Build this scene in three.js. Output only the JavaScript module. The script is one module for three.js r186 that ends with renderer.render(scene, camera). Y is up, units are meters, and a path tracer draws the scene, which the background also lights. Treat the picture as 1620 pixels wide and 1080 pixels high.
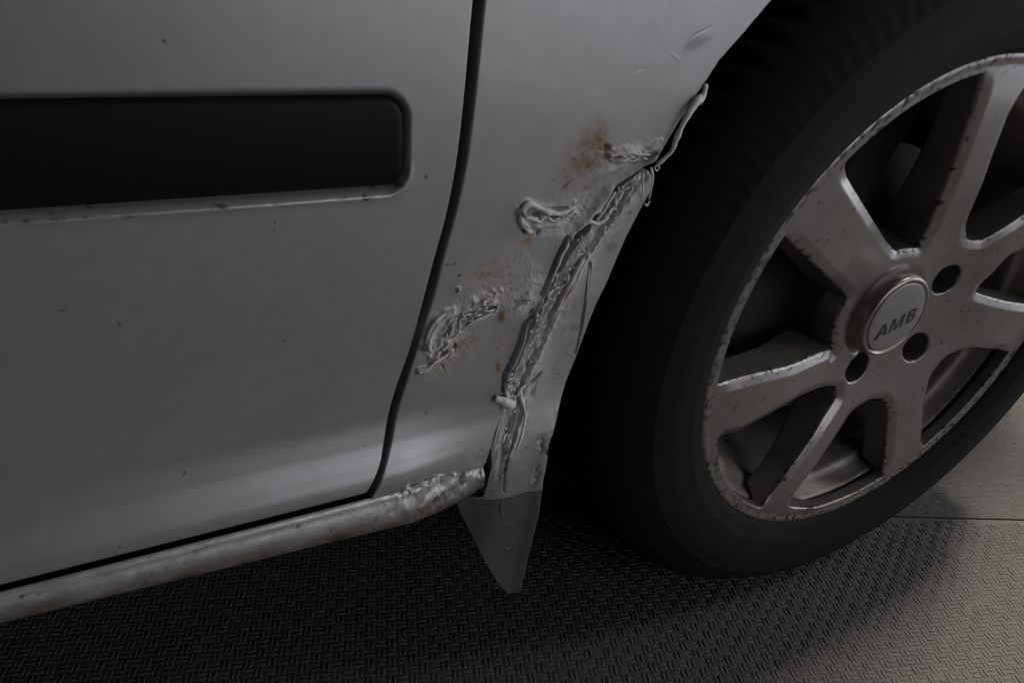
import * as THREE from 'three';
import { mergeGeometries, mergeVertices } from 'three/addons/utils/BufferGeometryUtils.js';
import { ImprovedNoise } from 'three/addons/math/ImprovedNoise.js';
import { RoundedBoxGeometry } from 'three/addons/geometries/RoundedBoxGeometry.js';
import { FontLoader } from 'three/addons/loaders/FontLoader.js';
import { TextGeometry } from 'three/addons/geometries/TextGeometry.js';
import { RectAreaLightUniformsLib } from 'three/addons/lights/RectAreaLightUniformsLib.js';

// ---------------------------------------------------------------- camera, light, exposure
// x = towards the front of the car, y = up, z = outwards from the car's side; wheel centre at (0, WY, 0)
const scene = new THREE.Scene();
scene.background = new THREE.Color(0x000000);
const WY = 0.29, F = 1110.81;
const RIGHT = new THREE.Vector3(0.893283, 0.088183, 0.440760);
const DOWN = new THREE.Vector3(-0.154510, -0.860576, 0.485321);
const FWD = new THREE.Vector3(0.422104, -0.501630, -0.755112);
const CAM = new THREE.Vector3(-0.532112, 0.246241 + WY, 0.297376);
const camera = new THREE.PerspectiveCamera(51.852, 1024 / 682, 0.02, 40);
camera.position.copy(CAM);
camera.up.copy(DOWN).negate();
camera.lookAt(CAM.clone().add(FWD));

const renderer = new THREE.WebGLRenderer({ antialias: true });
renderer.toneMapping = THREE.LinearToneMapping;
renderer.toneMappingExposure = 1.0;
renderer.shadowMap.enabled = true;

RectAreaLightUniformsLib.init();
const LAMPS = [{ p: [1.2, 3.15, -0.5], w: 0.44, i: 232, c: 0xfff3e6 },     // small bay lamp over the bonnet
  { p: [2.4, 3.15, 0.9], w: 0.6, i: 17, c: 0xfff4ea }];                    // wide fill lamp added ahead of the car to lift the floor
const SIDE_PANEL_L = { p: [1.7, 1.6, 3.0], w: 3.6, h: 2.0, i: 0.58, c: 0xe9edf9 };  // light panel added on the wall beside the car
const FRONT_PANEL_L = { p: [3.7, 1.15, 0.75], w: 2.6, h: 2.2, i: 1.25, c: 0xe6edff };  // glowing panel added ahead of the car for the wheel highlights
{
  for (const L of LAMPS) { const a = new THREE.RectAreaLight(L.c, L.i, L.w, L.w); a.position.set(L.p[0], L.p[1] - 0.012, L.p[2]); a.lookAt(L.p[0], 0, L.p[2]); scene.add(a); }
  const b = new THREE.RectAreaLight(SIDE_PANEL_L.c, SIDE_PANEL_L.i, SIDE_PANEL_L.w, SIDE_PANEL_L.h);
  b.position.set(SIDE_PANEL_L.p[0], SIDE_PANEL_L.p[1], SIDE_PANEL_L.p[2] - 0.03); b.lookAt(SIDE_PANEL_L.p[0], SIDE_PANEL_L.p[1], 0); scene.add(b);
  const d = new THREE.RectAreaLight(FRONT_PANEL_L.c, FRONT_PANEL_L.i, FRONT_PANEL_L.w, FRONT_PANEL_L.h);
  d.position.set(FRONT_PANEL_L.p[0] - 0.03, FRONT_PANEL_L.p[1], FRONT_PANEL_L.p[2]); d.lookAt(0, FRONT_PANEL_L.p[1], FRONT_PANEL_L.p[2]); scene.add(d);
}

// ---------------------------------------------------------------- helpers
const nz = new ImprovedNoise();
const noise = (x, y, z = 0) => nz.noise(x, y, z);
const fbm = (x, y, z = 0) => noise(x, y, z) * 0.55 + noise(x * 2.1, y * 2.1, z + 7) * 0.28 + noise(x * 4.3, y * 4.3, z + 13) * 0.17;
let seed = 12345;
const rnd = () => ((seed = (seed * 1664525 + 1013904223) >>> 0) / 4294967296);
const clamp = (v, a = 0, b = 1) => Math.min(b, Math.max(a, v));
const ss = (a, b, v) => { const t = clamp((v - a) / (b - a)); return t * t * (3 - 2 * t); };
const lerp = (a, b, t) => a + (b - a) * t;
function interp(table) {                       // smooth (monotone cubic) interpolation of [[key, value], ...]
  const t = table.slice().sort((a, b) => a[0] - b[0]); const n = t.length;
  const d = [], m = [];
  for (let i = 0; i < n - 1; i++) d.push((t[i + 1][1] - t[i][1]) / (t[i + 1][0] - t[i][0] || 1e-9));
  m[0] = d[0]; m[n - 1] = d[n - 2];
  for (let i = 1; i < n - 1; i++) m[i] = d[i - 1] * d[i] <= 0 ? 0 : 2 * d[i - 1] * d[i] / (d[i - 1] + d[i]);
  return (k) => {
    if (k <= t[0][0]) return t[0][1] + m[0] * (k - t[0][0]);
    if (k >= t[n - 1][0]) return t[n - 1][1] + m[n - 1] * (k - t[n - 1][0]);
    let i = 0; while (k > t[i + 1][0]) i++;
    const h = t[i + 1][0] - t[i][0], s = (k - t[i][0]) / h, s2 = s * s, s3 = s2 * s;
    return t[i][1] * (2 * s3 - 3 * s2 + 1) + m[i] * h * (s3 - 2 * s2 + s) + t[i + 1][1] * (3 * s2 - 2 * s3) + m[i + 1] * h * (s3 - s2);
  };
}
function linterp(table) {
  const t = table.slice().sort((a, b) => a[0] - b[0]); const n = t.length;
  return (k) => {
    if (k <= t[0][0]) return t[0][1];
    if (k >= t[n - 1][0]) return t[n - 1][1];
    let i = 0; while (k > t[i + 1][0]) i++;
    return lerp(t[i][1], t[i + 1][1], (k - t[i][0]) / (t[i + 1][0] - t[i][0] || 1e-9));
  };
}
// cross-section of the car's side: z as a function of height
const S = interp([[0.95, -0.05], [0.70, -0.008], [0.60, -0.0015], [0.52, 0.0015], [0.45, 0.0030], [0.38, 0.0026], [0.335, 0.0010], [0.307, 0.0014], [0.292, 0.0054], [0.280, 0.0117], [0.2735, 0.0147], [0.269, 0.0155], [0.255, 0.0143], [0.235, 0.0122], [0.20, 0.006], [0.15, -0.004], [0.11, -0.012]]);
// a measured photo point -> the place on the car's side it shows
function ray(px, py) {
  const u = (px - 810) / F, v = (py - 540) / F;
  return RIGHT.clone().multiplyScalar(u).addScaledVector(DOWN, v).add(FWD);
}
function onBody(px, py, off = 0) {
  const d = ray(px, py); let z = 0, p;
  for (let k = 0; k < 12; k++) { p = CAM.clone().addScaledVector(d, (z - CAM.z) / d.z); z = S(p.y) + (typeof off === 'function' ? off(p.y) : off); }
  return p;
}
function onPlane(px, py, z0) { const d = ray(px, py); return CAM.clone().addScaledVector(d, (z0 - CAM.z) / d.z); }
const bodyCurve = (pts, fn = interp, off = 0) => fn(pts.map(([x, y]) => { const p = onBody(x, y, off); return [p.y, p.x]; }));

function mesh(name, geo, mat, parent, label) {
  const m = new THREE.Mesh(geo, mat); m.name = name; m.castShadow = m.receiveShadow = true;
  if (label) m.userData.label = label;
  parent.add(m); return m;
}
function structure(o, label, category) { o.userData = { label, category, kind: 'structure' }; return o; }

// ---------------------------------------------------------------- materials
const M = {};
M.paint = new THREE.MeshPhysicalMaterial({ vertexColors: true, metalness: 0.65, roughness: 0.40 });
M.paintPlain = new THREE.MeshPhysicalMaterial({ color: new THREE.Color().setRGB(0.40, 0.40, 0.41), metalness: 0.65, roughness: 0.40 });
M.bead = new THREE.MeshStandardMaterial({ color: new THREE.Color().setRGB(0.72, 0.71, 0.685), metalness: 0.0, roughness: 0.45 });
M.black = new THREE.MeshStandardMaterial({ color: new THREE.Color().setRGB(0.006, 0.006, 0.006), roughness: 0.95 });
M.rubber = new THREE.MeshPhysicalMaterial({ specularIntensity: 0.45, vertexColors: true, roughness: 0.8 });
M.trim = new THREE.MeshPhysicalMaterial({ specularIntensity: 0.4, color: new THREE.Color().setRGB(0.006, 0.0063, 0.0066), roughness: 0.55 });
M.alloy = new THREE.MeshPhysicalMaterial({ vertexColors: true, metalness: 0.75, roughness: 0.32 });
M.alloyIn = new THREE.MeshStandardMaterial({ vertexColors: true, metalness: 0.5, roughness: 0.5 });
M.steel = new THREE.MeshStandardMaterial({ color: new THREE.Color().setRGB(0.035, 0.033, 0.03), metalness: 0.3, roughness: 0.7 });
M.ink = new THREE.MeshStandardMaterial({ color: new THREE.Color().setRGB(0.02, 0.02, 0.02), roughness: 0.5 });
M.cap = new THREE.MeshStandardMaterial({ color: new THREE.Color().setRGB(0.27, 0.265, 0.27), metalness: 0.5, roughness: 0.45 });

// ---------------------------------------------------------------- floor
const SEAM_A = Math.atan2(0.037, 0.087);                       // direction of the plate edge on the floor
const SEAM_P = new THREE.Vector2(0.228, 0.009);
function floorMap(base, amp) {
  const n = 512, d = new Uint8Array(n * n * 4);
  for (let j = 0; j < n; j++) for (let i = 0; i < n; i++) {
    const a = i / n * Math.PI * 2, b = j / n * Math.PI * 2;
    const X = Math.cos(a), Y = Math.sin(a), Z = Math.cos(b), W = Math.sin(b);
    let v = 0.5 + 0.5 * (fbm(X * 3 + Z * 3.7, Y * 3 + W * 3.3, Z * 2) * 1.1 + 0.8 * noise(X * 17 + W * 9, Y * 17 + Z * 15, W * 13) + (rnd() - 0.5) * 0.5);
    v = base + (v - 0.5) * amp;
    d.set([clamp(v * 1.02) * 255, clamp(v) * 255, clamp(v * 0.96) * 255, 255], (j * n + i) * 4);
  }
  const t = new THREE.DataTexture(d, n, n); t.colorSpace = THREE.SRGBColorSpace;
  t.wrapS = t.wrapT = THREE.RepeatWrapping; t.magFilter = THREE.LinearFilter; t.needsUpdate = true; return t;
}
const plateTex = floorMap(0.30, 0.10); plateTex.repeat.set(3.1, 3.1);
const slabTex = floorMap(0.285, 0.10); slabTex.repeat.set(2.7, 2.7);
M.plate = new THREE.MeshStandardMaterial({ map: plateTex, roughness: 0.65, metalness: 0.0 });
M.bar = new THREE.MeshStandardMaterial({ color: new THREE.Color().setRGB(0.080, 0.077, 0.073), roughness: 0.52 });
M.slab = new THREE.MeshStandardMaterial({ map: slabTex, roughness: 0.8 });
{
  const g = new THREE.PlaneGeometry(8, 8, 1, 1); g.rotateX(-Math.PI / 2);
  const uv = g.attributes.uv; for (let i = 0; i < uv.count; i++) uv.setXY(i, uv.getX(i) * 8, uv.getY(i) * 8);
  const slab = mesh('floor', g, M.slab, scene); slab.position.y = -0.0035;
  structure(slab, 'smooth worn grey floor beyond the edge of the tread plate', 'floor');
  // tread plate: a sheet whose far edge is the seam seen beside the tyre
  const u = new THREE.Vector2(Math.cos(SEAM_A), Math.sin(SEAM_A)), v = new THREE.Vector2(-u.y, u.x);   // v points away from the car
  const W0 = -1.9, W1 = 1.5, D = 1.55;
  const pts = [[W0, 0], [W1, 0], [W1, D], [W0, D]].map(([a, b]) => new THREE.Vector2(SEAM_P.x + u.x * a + v.x * b, SEAM_P.y + u.y * a + v.y * b));
  const sh = new THREE.Shape(pts.map(p => new THREE.Vector2(p.x, -p.y)));
  const pg = new THREE.ExtrudeGeometry(sh, { depth: 0.0025, bevelEnabled: true, bevelSize: 0.0006, bevelThickness: 0.0005, bevelSegments: 2 });
  pg.rotateX(-Math.PI / 2); pg.translate(0, -0.0031, 0);
  const plate = mesh('tread_plate', pg, M.plate, scene);
  structure(plate, 'grey tread plate floor with raised double bars under the car', 'floor');
  const pts2 = [[W0, -1.2], [W1, -1.2], [W1, -0.004], [W0, -0.004]].map(([a, b]) => new THREE.Vector2(SEAM_P.x + u.x * a + v.x * b, -(SEAM_P.y + u.y * a + v.y * b)));
  const pg2 = new THREE.ExtrudeGeometry(new THREE.Shape(pts2), { depth: 0.002, bevelEnabled: true, bevelSize: 0.0006, bevelThickness: 0.0004, bevelSegments: 2 });
  pg2.rotateX(-Math.PI / 2); pg2.translate(0, -0.0030, 0);
  const worn = mesh('worn_plate', pg2, M.slab, scene);
  structure(worn, 'worn grey floor plate with shallow bars beyond the dark seam', 'floor');
  // raised bars: pairs along u and pairs along v in a checkerboard
  const bg = new THREE.SphereGeometry(1, 10, 5, 0, Math.PI * 2, 0, Math.PI / 2);
  { const p = bg.attributes.position; for (let i = 0; i < p.count; i++) { // squared-off lozenge
    let x = p.getX(i), y = p.getY(i), z = p.getZ(i); const r = Math.hypot(x, z);
    y = Math.min(1, y * 1.35); if (r > 1e-6) { const q = Math.pow(r, 0.7) / r; x *= q; z *= q; }
    p.setXYZ(i, x * 0.0046, y * 0.0009 - 0.0002, z * 0.00125); } bg.computeVertexNormals(); }
  const s = 0.0089, LA = 17.3 * Math.PI / 180, mats = [], mats2 = [], m4 = new THREE.Matrix4(), q = new THREE.Quaternion(), up = new THREE.Vector3(0, 1, 0);
  const lu = [Math.cos(LA), Math.sin(LA)], lv = [-Math.sin(LA), Math.cos(LA)];
  for (let i = -190; i <= 190; i++) for (let j = -190; j <= 190; j++) {
    const even = ((i + j) & 1) === 0;
    for (const k of [-1, 1]) {
      const a = i * s + (even ? k * 0.0021 : 0), b = j * s + (even ? 0 : k * 0.0021);
      const x = lu[0] * a + lv[0] * b + 0.003, z = lu[1] * a + lv[1] * b + 0.002;
      const rx = x - SEAM_P.x, rz = z - SEAM_P.y, du = rx * u.x + rz * u.y, dv = rx * v.x + rz * v.y;
      if (Math.abs(dv + 0.002) < 0.007 || dv > 1.2 || dv < -0.9 || du < -1.5 || du > 1.0) continue;
      q.setFromAxisAngle(up, -LA + (even ? Math.PI / 2 : 0) + (rnd() - 0.5) * 0.12);
      const w = 0.8 + rnd() * 0.35, hgt = (0.6 + rnd() * 0.6) * (dv < 0 ? 0.38 : 1);
      (dv < 0 ? mats2 : mats).push(m4.compose(new THREE.Vector3(x + (rnd() - 0.5) * 0.0004, 0, z + (rnd() - 0.5) * 0.0004), q, new THREE.Vector3(0.9 + rnd() * 0.16, hgt, w)).clone());
    }
  }
  const im = new THREE.InstancedMesh(bg, M.bar, mats.length); mats.forEach((m, i) => im.setMatrixAt(i, m));
  const im2 = new THREE.InstancedMesh(bg, M.bar, mats2.length); mats2.forEach((m, i) => { m.elements[13] -= 0.0006; im2.setMatrixAt(i, m); });
  im2.name = 'worn_bars'; im2.castShadow = im2.receiveShadow = true; im2.userData.kind = 'stuff'; worn.add(im2);
  im.name = 'tread_bars'; im.castShadow = im.receiveShadow = true; im.userData.kind = 'stuff'; plate.add(im);
}

// ---------------------------------------------------------------- the car
const car = new THREE.Group(); car.name = 'car'; scene.add(car);
car.userData = { label: 'silver car with torn front fender and scuffed alloy wheel on tread plate', category: 'car' };

// strokes: ridges (h > 0) and gouges (h < 0) along a line of measured points; widths and heights in mm
function stroke(pts, w, h, opt = {}) {
  const P = pts.map(([x, y]) => { const p = onBody(x, y); return [p.x, p.y]; });
  const W = w / 1000, pad = W * 2.6;
  return { P, W, H: h / 1000, x0: Math.min(...P.map(p => p[0])) - pad, x1: Math.max(...P.map(p => p[0])) + pad, y0: Math.min(...P.map(p => p[1])) - pad, y1: Math.max(...P.map(p => p[1])) + pad, wob: opt.wob ?? 0.25, taper: opt.taper ?? 1, col: opt.col };
}
function strokeAt(k, x, y) {
  if (x < k.x0 || x > k.x1 || y < k.y0 || y > k.y1) return 0;
  let best = 1e9, bt = 0; const n = k.P.length - 1;
  const wx = x + k.W * k.wob * 2 * noise(x * 240, y * 240, 3.3), wy = y + k.W * k.wob * 2 * noise(x * 240, y * 240, 9.1);
  for (let i = 0; i < n; i++) {
    const [ax, ay] = k.P[i], [bx, by] = k.P[i + 1], dx = bx - ax, dy = by - ay;
    const t = clamp(((wx - ax) * dx + (wy - ay) * dy) / (dx * dx + dy * dy || 1e-12));
    const d = Math.hypot(wx - ax - dx * t, wy - ay - dy * t);
    if (d < best) { best = d; bt = (i + t) / n; }
  }
  const tp = k.taper ? 0.35 + 0.65 * Math.sin(Math.PI * clamp(bt, 0.08, 0.92)) : 1;
  const q = best / (k.W * tp);
  return q > 2.4 ? 0 : Math.exp(-q * q * 1.2) * tp;
}
function blob(px, py, rx, ry, ang = 0) { const p = onBody(px, py); return { x: p.x, y: p.y, rx: rx / 1000, ry: ry / 1000, c: Math.cos(ang), s: Math.sin(ang) }; }
function blobAt(b, x, y) {
  const dx = x - b.x, dy = y - b.y, u = (dx * b.c + dy * b.s) / b.rx, v = (-dx * b.s + dy * b.c) / b.ry, q = u * u + v * v;
  return q > 6 ? 0 : Math.exp(-q);
}
// a sheet over (x, y) between two edges given as functions of y
function sheet({ y0, y1, ny, xa, xb, nx, disp, col, skirt = 0.014, ue }) {
  const pos = [], cols = [], idx = [], uvs = [];
  const us = []; for (let i = 0; i <= nx; i++) us.push(ue ? ue(i / nx) : i / nx);
  const n = nx + 3;
  for (let j = -1; j <= ny + 1; j++) {
    const y = lerp(y0, y1, clamp(j / ny)); const a = xa(y), b = xb(y);
    for (let i = -1; i <= nx + 1; i++) {
      const u = us[clamp(i, 0, nx)], x = lerp(a, b, u);
      let z = S(y) + disp(x, y, x - a, b - x, y - y0);
      if (i < 0 || i > nx || j < 0 || j > ny) z -= skirt;
      const c = col(x, y, z, x - a, b - x);
      pos.push(x, y, z); cols.push(c[0], c[1], c[2]); uvs.push((x + 0.45) / 0.25, (y - 0.08) / 0.56);
    }
  }
  for (let j = 0; j < ny + 2; j++) for (let i = 0; i < n - 1; i++) {
    const p = j * n + i; idx.push(p, p + 1, p + n, p + 1, p + n + 1, p + n);
  }
  const g = new THREE.BufferGeometry();
  g.setAttribute('position', new THREE.Float32BufferAttribute(pos, 3));
  g.setAttribute('color', new THREE.Float32BufferAttribute(cols, 3));
  g.setAttribute('uv', new THREE.Float32BufferAttribute(uvs, 2));
  g.setIndex(idx); g.computeVertexNormals(); return g;
}
const roundEdge = (d, r) => d >= r ? 0 : -(r - Math.sqrt(Math.max(0, r * r - (r - Math.max(0, d)) ** 2)));
const SILVER = [0.43, 0.43, 0.44];
function paintCol(x, y) {                                       // road film and fine dust in the paint
  const f = 1 + 0.07 * fbm(x * 18, y * 30, 2) + 0.05 * noise(x * 130, y * 130, 5);
  const c = [SILVER[0] * f, SILVER[1] * f, SILVER[2] * f];
  const sp = noise(x * 310, y * 310, 21) + 0.35 * noise(x * 40, y * 40, 4);
  if (sp > 0.765) { const k = ss(0.765, 0.88, sp) * 0.75; c[0] = lerp(c[0], 0.05, k); c[1] = lerp(c[1], 0.04, k); c[2] = lerp(c[2], 0.035, k); }
  return c;
}

// --- door
const doorEdge = bodyCurve([[750, 0], [727, 233], [716, 300], [705, 350], [691, 400], [671, 474], [651, 548], [625, 622], [609, 696], [603, 733], [586, 772]]);
const fenderEdge = bodyCurve([[766, 0], [741, 233], [729, 300], [717, 350], [703, 400], [684, 474], [661, 548], [637, 622], [619, 696], [610, 733], [597, 772]]);
const yDoorBottom = (onBody(0, 937).y + onBody(588, 773).y) / 2;
const mTL = onBody(0, 152), mTR = onBody(600, 146), mBL = onBody(0, 350), mBR = onBody(560, 310), mR = onBody(646, 220);
const MTop = x => lerp(mTL.y, mTR.y, (x - mTL.x) / (mTR.x - mTL.x)), MBot = x => lerp(mBL.y, mBR.y, (x - mBL.x) / (mBR.x - mBL.x));
function mouldSD(x, y) {                                        // signed distance to the recess outline (inside < 0)
  const R = 0.011, xc = (x - (mR.x - 0.3)), hx = 0.3;
  const yc = (MTop(x) + MBot(x)) / 2, hy = (MTop(x) - MBot(x)) / 2;
  const qx = xc - hx + R, qy = Math.abs(y - yc) - hy + R;
  return Math.hypot(Math.max(qx, 0), Math.max(qy, 0)) + Math.min(Math.max(qx, qy), 0) - R;
}
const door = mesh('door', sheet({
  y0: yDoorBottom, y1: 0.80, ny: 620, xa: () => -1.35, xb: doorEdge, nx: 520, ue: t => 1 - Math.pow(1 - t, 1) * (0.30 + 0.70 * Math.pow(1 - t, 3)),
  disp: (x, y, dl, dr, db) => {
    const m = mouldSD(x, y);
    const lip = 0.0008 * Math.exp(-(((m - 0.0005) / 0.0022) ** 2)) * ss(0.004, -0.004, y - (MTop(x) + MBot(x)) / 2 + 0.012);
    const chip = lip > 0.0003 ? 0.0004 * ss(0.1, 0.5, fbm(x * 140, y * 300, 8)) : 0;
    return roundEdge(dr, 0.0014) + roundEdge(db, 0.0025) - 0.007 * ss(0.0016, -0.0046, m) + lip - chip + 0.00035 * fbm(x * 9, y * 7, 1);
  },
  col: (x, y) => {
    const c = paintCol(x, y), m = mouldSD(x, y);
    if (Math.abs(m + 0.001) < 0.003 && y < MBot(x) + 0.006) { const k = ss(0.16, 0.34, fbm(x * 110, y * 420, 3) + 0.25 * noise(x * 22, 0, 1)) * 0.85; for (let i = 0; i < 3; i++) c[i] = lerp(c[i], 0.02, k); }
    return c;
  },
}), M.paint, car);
{ // black rubbing strip set in the recess
  const top = x => MTop(x) - 0.0014, bot = x => MBot(x) + 0.0026, nx = 520, ny = 70, pos = [], idx = [];
  for (let i = 0; i <= nx; i++) { const t = i / nx, x = lerp(-1.2, mR.x, 1 - (1 - t) * (0.25 + 0.75 * (1 - t) ** 2));
    for (let j = 0; j <= ny; j++) {
      const v = j / ny, y = lerp(bot(x), top(x), v), e = Math.min(-mouldSD(x, y) - 0.0013, y - bot(x) + 0.0002);
      const crown = 0.0018 * (1 - (2 * v - 1.05) ** 2), r = 0.0042;
      const edge = e >= r ? 0 : e <= 0 ? -0.012 : -(r - Math.sqrt(r * r - (r - e) ** 2));
      pos.push(x, y, S(y) - 0.0012 + crown + edge);
    } }
  for (let i = 0; i < nx; i++) for (let j = 0; j < ny; j++) { const p = i * (ny + 1) + j; idx.push(p, p + ny + 1, p + 1, p + 1, p + ny + 1, p + ny + 2); }
  const g = new THREE.BufferGeometry(); g.setAttribute('position', new THREE.Float32BufferAttribute(pos, 3)); g.setIndex(idx); g.computeVertexNormals();
  mesh('side_moulding', g, M.trim, door, 'black plastic rubbing strip set in the door');
}

// --- fender (between the door gap and the crack / wheel arch)
const AR = 0.325;
const archPx = [[1222, 0], [1180, 50], [1140, 95], [1119, 127], [1098, 158], [1074, 195], [1052, 232], [1040, 255]];
const fEdgePx = [...archPx, [1022, 268], [1000, 284], [975, 300], [950, 333], [922, 358], [900, 378], [880, 426], [861, 469], [845, 500], [834, 511], [827, 541], [816, 570], [804, 590], [801, 622], [798, 655], [790, 690], [782, 726], [772, 752]];
const fRightIn = bodyCurve(fEdgePx, linterp);
const yArchTop = onBody(1222, 0).y, xArchTop = onBody(1222, 0).x;
const archC = (() => { const a = onBody(1222, 0), b = onBody(1052, 232); return AR; })();
const fRight = y => y <= yArchTop ? fRightIn(y) + 0.0005 * noise(y * 300, 1, 1) : Math.min(-0.02, xArchTop + (-Math.sqrt(Math.max(0, 0.3285 ** 2 - (y - WY) ** 2)) + Math.sqrt(0.3285 ** 2 - (yArchTop - WY) ** 2)));
const yFenderBottom = onBody(690, 768).y;
const fx0 = onBody(640, 690).x, ledge = y => 0.55 * Math.max(0, S(y) - 0.0012 - 0.003 * ss(0.30, 0.25, y)) * ss(0.335, 0.30, y);
const FS = [
  // hook-shaped bead
  stroke([[824, 335], [829, 326], [837, 322], [848, 326], [865, 335], [883, 338], [896, 336], [909, 326]], 2.1, 2.2, { taper: 0 }),
  stroke([[824, 334], [825, 350], [832, 360], [840, 368]], 1.6, 2.2),
  stroke([[832, 343], [844, 346], [854, 350], [862, 344]], 1.3, 1.6),
  stroke([[858, 356], [880, 356], [897, 354]], 1.3, 1.2),
  stroke([[840, 357], [856, 360]], 2.0, 1.5),
  stroke([[842, 339], [851, 340]], 1.0, -2.6), stroke([[865, 345], [876, 344], [890, 346]], 1.3, -2.6), stroke([[866, 329], [882, 331], [897, 329]], 0.8, -1.8), stroke([[829, 369], [828, 360]], 1.0, -1.4), stroke([[850, 372], [853, 363]], 0.9, -1.5),
  // lower scab with torn gash
  stroke([[676, 548], [677, 532], [682, 518], [692, 505], [703, 497], [715, 493]], 2.2, 2.8, { taper: 0 }),
  stroke([[690, 540], [698, 525], [708, 512]], 1.8, -1.0),
  stroke([[706, 532], [712, 520], [730, 507], [747, 500], [763, 494], [784, 488]], 2.2, -4.5, { wob: 0.5 }),
  stroke([[728, 526], [743, 514], [757, 505], [777, 497]], 0.8, 1.4),
  stroke([[727, 500], [738, 490], [752, 480], [770, 470], [788, 458]], 2.0, 1.4, { wob: 0.9 }), stroke([[745, 488], [760, 476], [780, 466]], 0.8, -1.4, { wob: 0.9 }), stroke([[756, 483], [775, 472]], 0.6, 1.2),
  stroke([[700, 541], [712, 536]], 2.2, 2.6), stroke([[694, 556], [704, 548]], 0.9, -2.6), stroke([[698, 563], [708, 554]], 0.8, -2.4), stroke([[718, 556], [721, 544]], 1.0, -2.8),
  stroke([[662, 586], [677, 583], [690, 572], [707, 563], [718, 552]], 1.5, 2.4, { taper: 0 }),
  stroke([[672, 540], [672, 552]], 2.0, 2.0), stroke([[677, 568], [681, 556]], 1.8, 1.6), stroke([[696, 574], [703, 586]], 0.6, -1.2),
  stroke([[722, 457], [728, 459]], 1.2, 1.8), stroke([[727, 460], [729, 461]], 0.6, -1.5),
  stroke([[815, 478], [828, 470], [842, 458]], 1.2, 1.4, { wob: 0.9 }), stroke([[812, 490], [822, 480], [838, 475]], 1.0, -1.6, { wob: 0.9 }), stroke([[834, 480], [838, 470]], 1.3, 1.2), stroke([[836, 496], [842, 490]], 0.8, -1.2),
  // folds by the tear at the arch
  stroke([[962, 244], [978, 241], [992, 238], [1004, 241], [1018, 244]], 1.6, 2.6, { taper: 0 }), stroke([[968, 254], [985, 249], [1010, 252]], 2.2, 2.0), stroke([[964, 250], [980, 246], [1000, 246]], 0.7, -1.8), stroke([[950, 236], [962, 236], [968, 240]], 1.3, -1.2, { wob: 0.8 }),
  stroke([[1020, 240], [1034, 232], [1046, 222]], 2.2, 1.6), stroke([[1010, 262], [1028, 250], [1040, 244]], 1.6, -2.0),
  stroke([[905, 345], [930, 320], [960, 297], [990, 280], [1016, 264]], 6, -1.6, { taper: 0, wob: 0.1 }), stroke([[900, 378], [925, 352], [948, 328], [972, 298]], 2.2, 1.6, { taper: 0 }),
  stroke([[892, 366], [905, 352], [920, 342]], 1.0, -0.8, { wob: 0.8 }), stroke([[909, 338], [918, 330]], 0.7, 0.9), stroke([[898, 350], [914, 336]], 0.7, 0.8),
  stroke([[886, 300], [905, 283]], 0.8, -0.8), stroke([[922, 268], [940, 252]], 1.6, -0.8, { wob: 0.6 }),
  // raised lip beside the crack
  stroke([[901, 377], [896, 391], [889, 402], [880, 426], [861, 469], [846, 499]], 1.5, 1.8, { taper: 0 }),
  stroke([[897, 376], [891, 391], [884, 402], [875, 426], [857, 466]], 1.1, -1.6, { taper: 0 }),
  stroke([[845, 502], [834, 513], [827, 541], [816, 571], [805, 590], [803, 622]], 2.6, 2.2, { taper: 0 }),
  stroke([[841, 500], [829, 512], [821, 541], [809, 570], [798, 590], [796, 618]], 0.9, -1.6, { taper: 0 }),
  // scratches on the flank above
  stroke([[997, 117], [1012, 110], [1024, 107]], 0.45, -0.10, { wob: 0 }), stroke([[1025, 100], [1031, 88], [1038, 76]], 0.45, -0.10, { wob: 0 }), stroke([[1077, 83], [1086, 68], [1098, 56], [1127, 42]], 0.8, -0.2, { wob: 0 }), stroke([[1060, 83], [1077, 97]], 0.6, 0.12, { wob: 0 }), stroke([[1078, 80], [1100, 68], [1125, 60]], 3, 0.06, { wob: 0 }), stroke([[980, 130], [974, 138]], 0.5, -0.12, { wob: 0 }),
  // scraped bottom edge
  stroke([[640, 774], [670, 768], [700, 762], [740, 762]], 1.8, 1.6, { wob: 1, taper: 0 }), stroke([[650, 771], [672, 764], [700, 762], [716, 763]], 1.0, -2.5, { wob: 1, taper: 0 }),
];
const RUST = [[948, 214, 5, 8, 0.3, 0.75, [0.30, 0.22, 0.09]], [930, 245, 11, 12, 0.5, 0.65, [0.25, 0.19, 0.11]], [915, 262, 12, 9, 0.6, 0.45, [0.24, 0.19, 0.12]], [768, 434, 9, 8, 0.4, 0.55, [0.27, 0.22, 0.12]], [792, 500, 2.2, 5, 0.2, 0.9, [0.13, 0.10, 0.035]], [788, 578, 1.7, 6, 0.05, 0.95, [0.23, 0.13, 0.035]], [790, 545, 2.2, 12, 0.05, 0.5, [0.24, 0.19, 0.10]], [735, 545, 14, 8, 0.5, 0.45, [0.26, 0.22, 0.12]], [700, 578, 9, 4, 0.5, 0.5, [0.24, 0.20, 0.12]], [836, 380, 3.2, 2.6, 0, 0.8, [0.30, 0.19, 0.10]], [928, 297, 0.9, 0.9, 0, 0.9, [0.28, 0.10, 0.06]], [880, 300, 16, 8, 0.7, 0.3, [0.25, 0.21, 0.15]], [812, 440, 12, 16, 0, 0.3, [0.27, 0.23, 0.16]], [675, 652, 1.4, 1.2, 0, 0.85, [0.07, 0.06, 0.05]], [765, 735, 6, 8, 0, 0.35, [0.24, 0.20, 0.13]]]
  .map(([x, y, a, b, r, k, c]) => ({ b: blob(x, y, a, b, r), k, c }));
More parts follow.
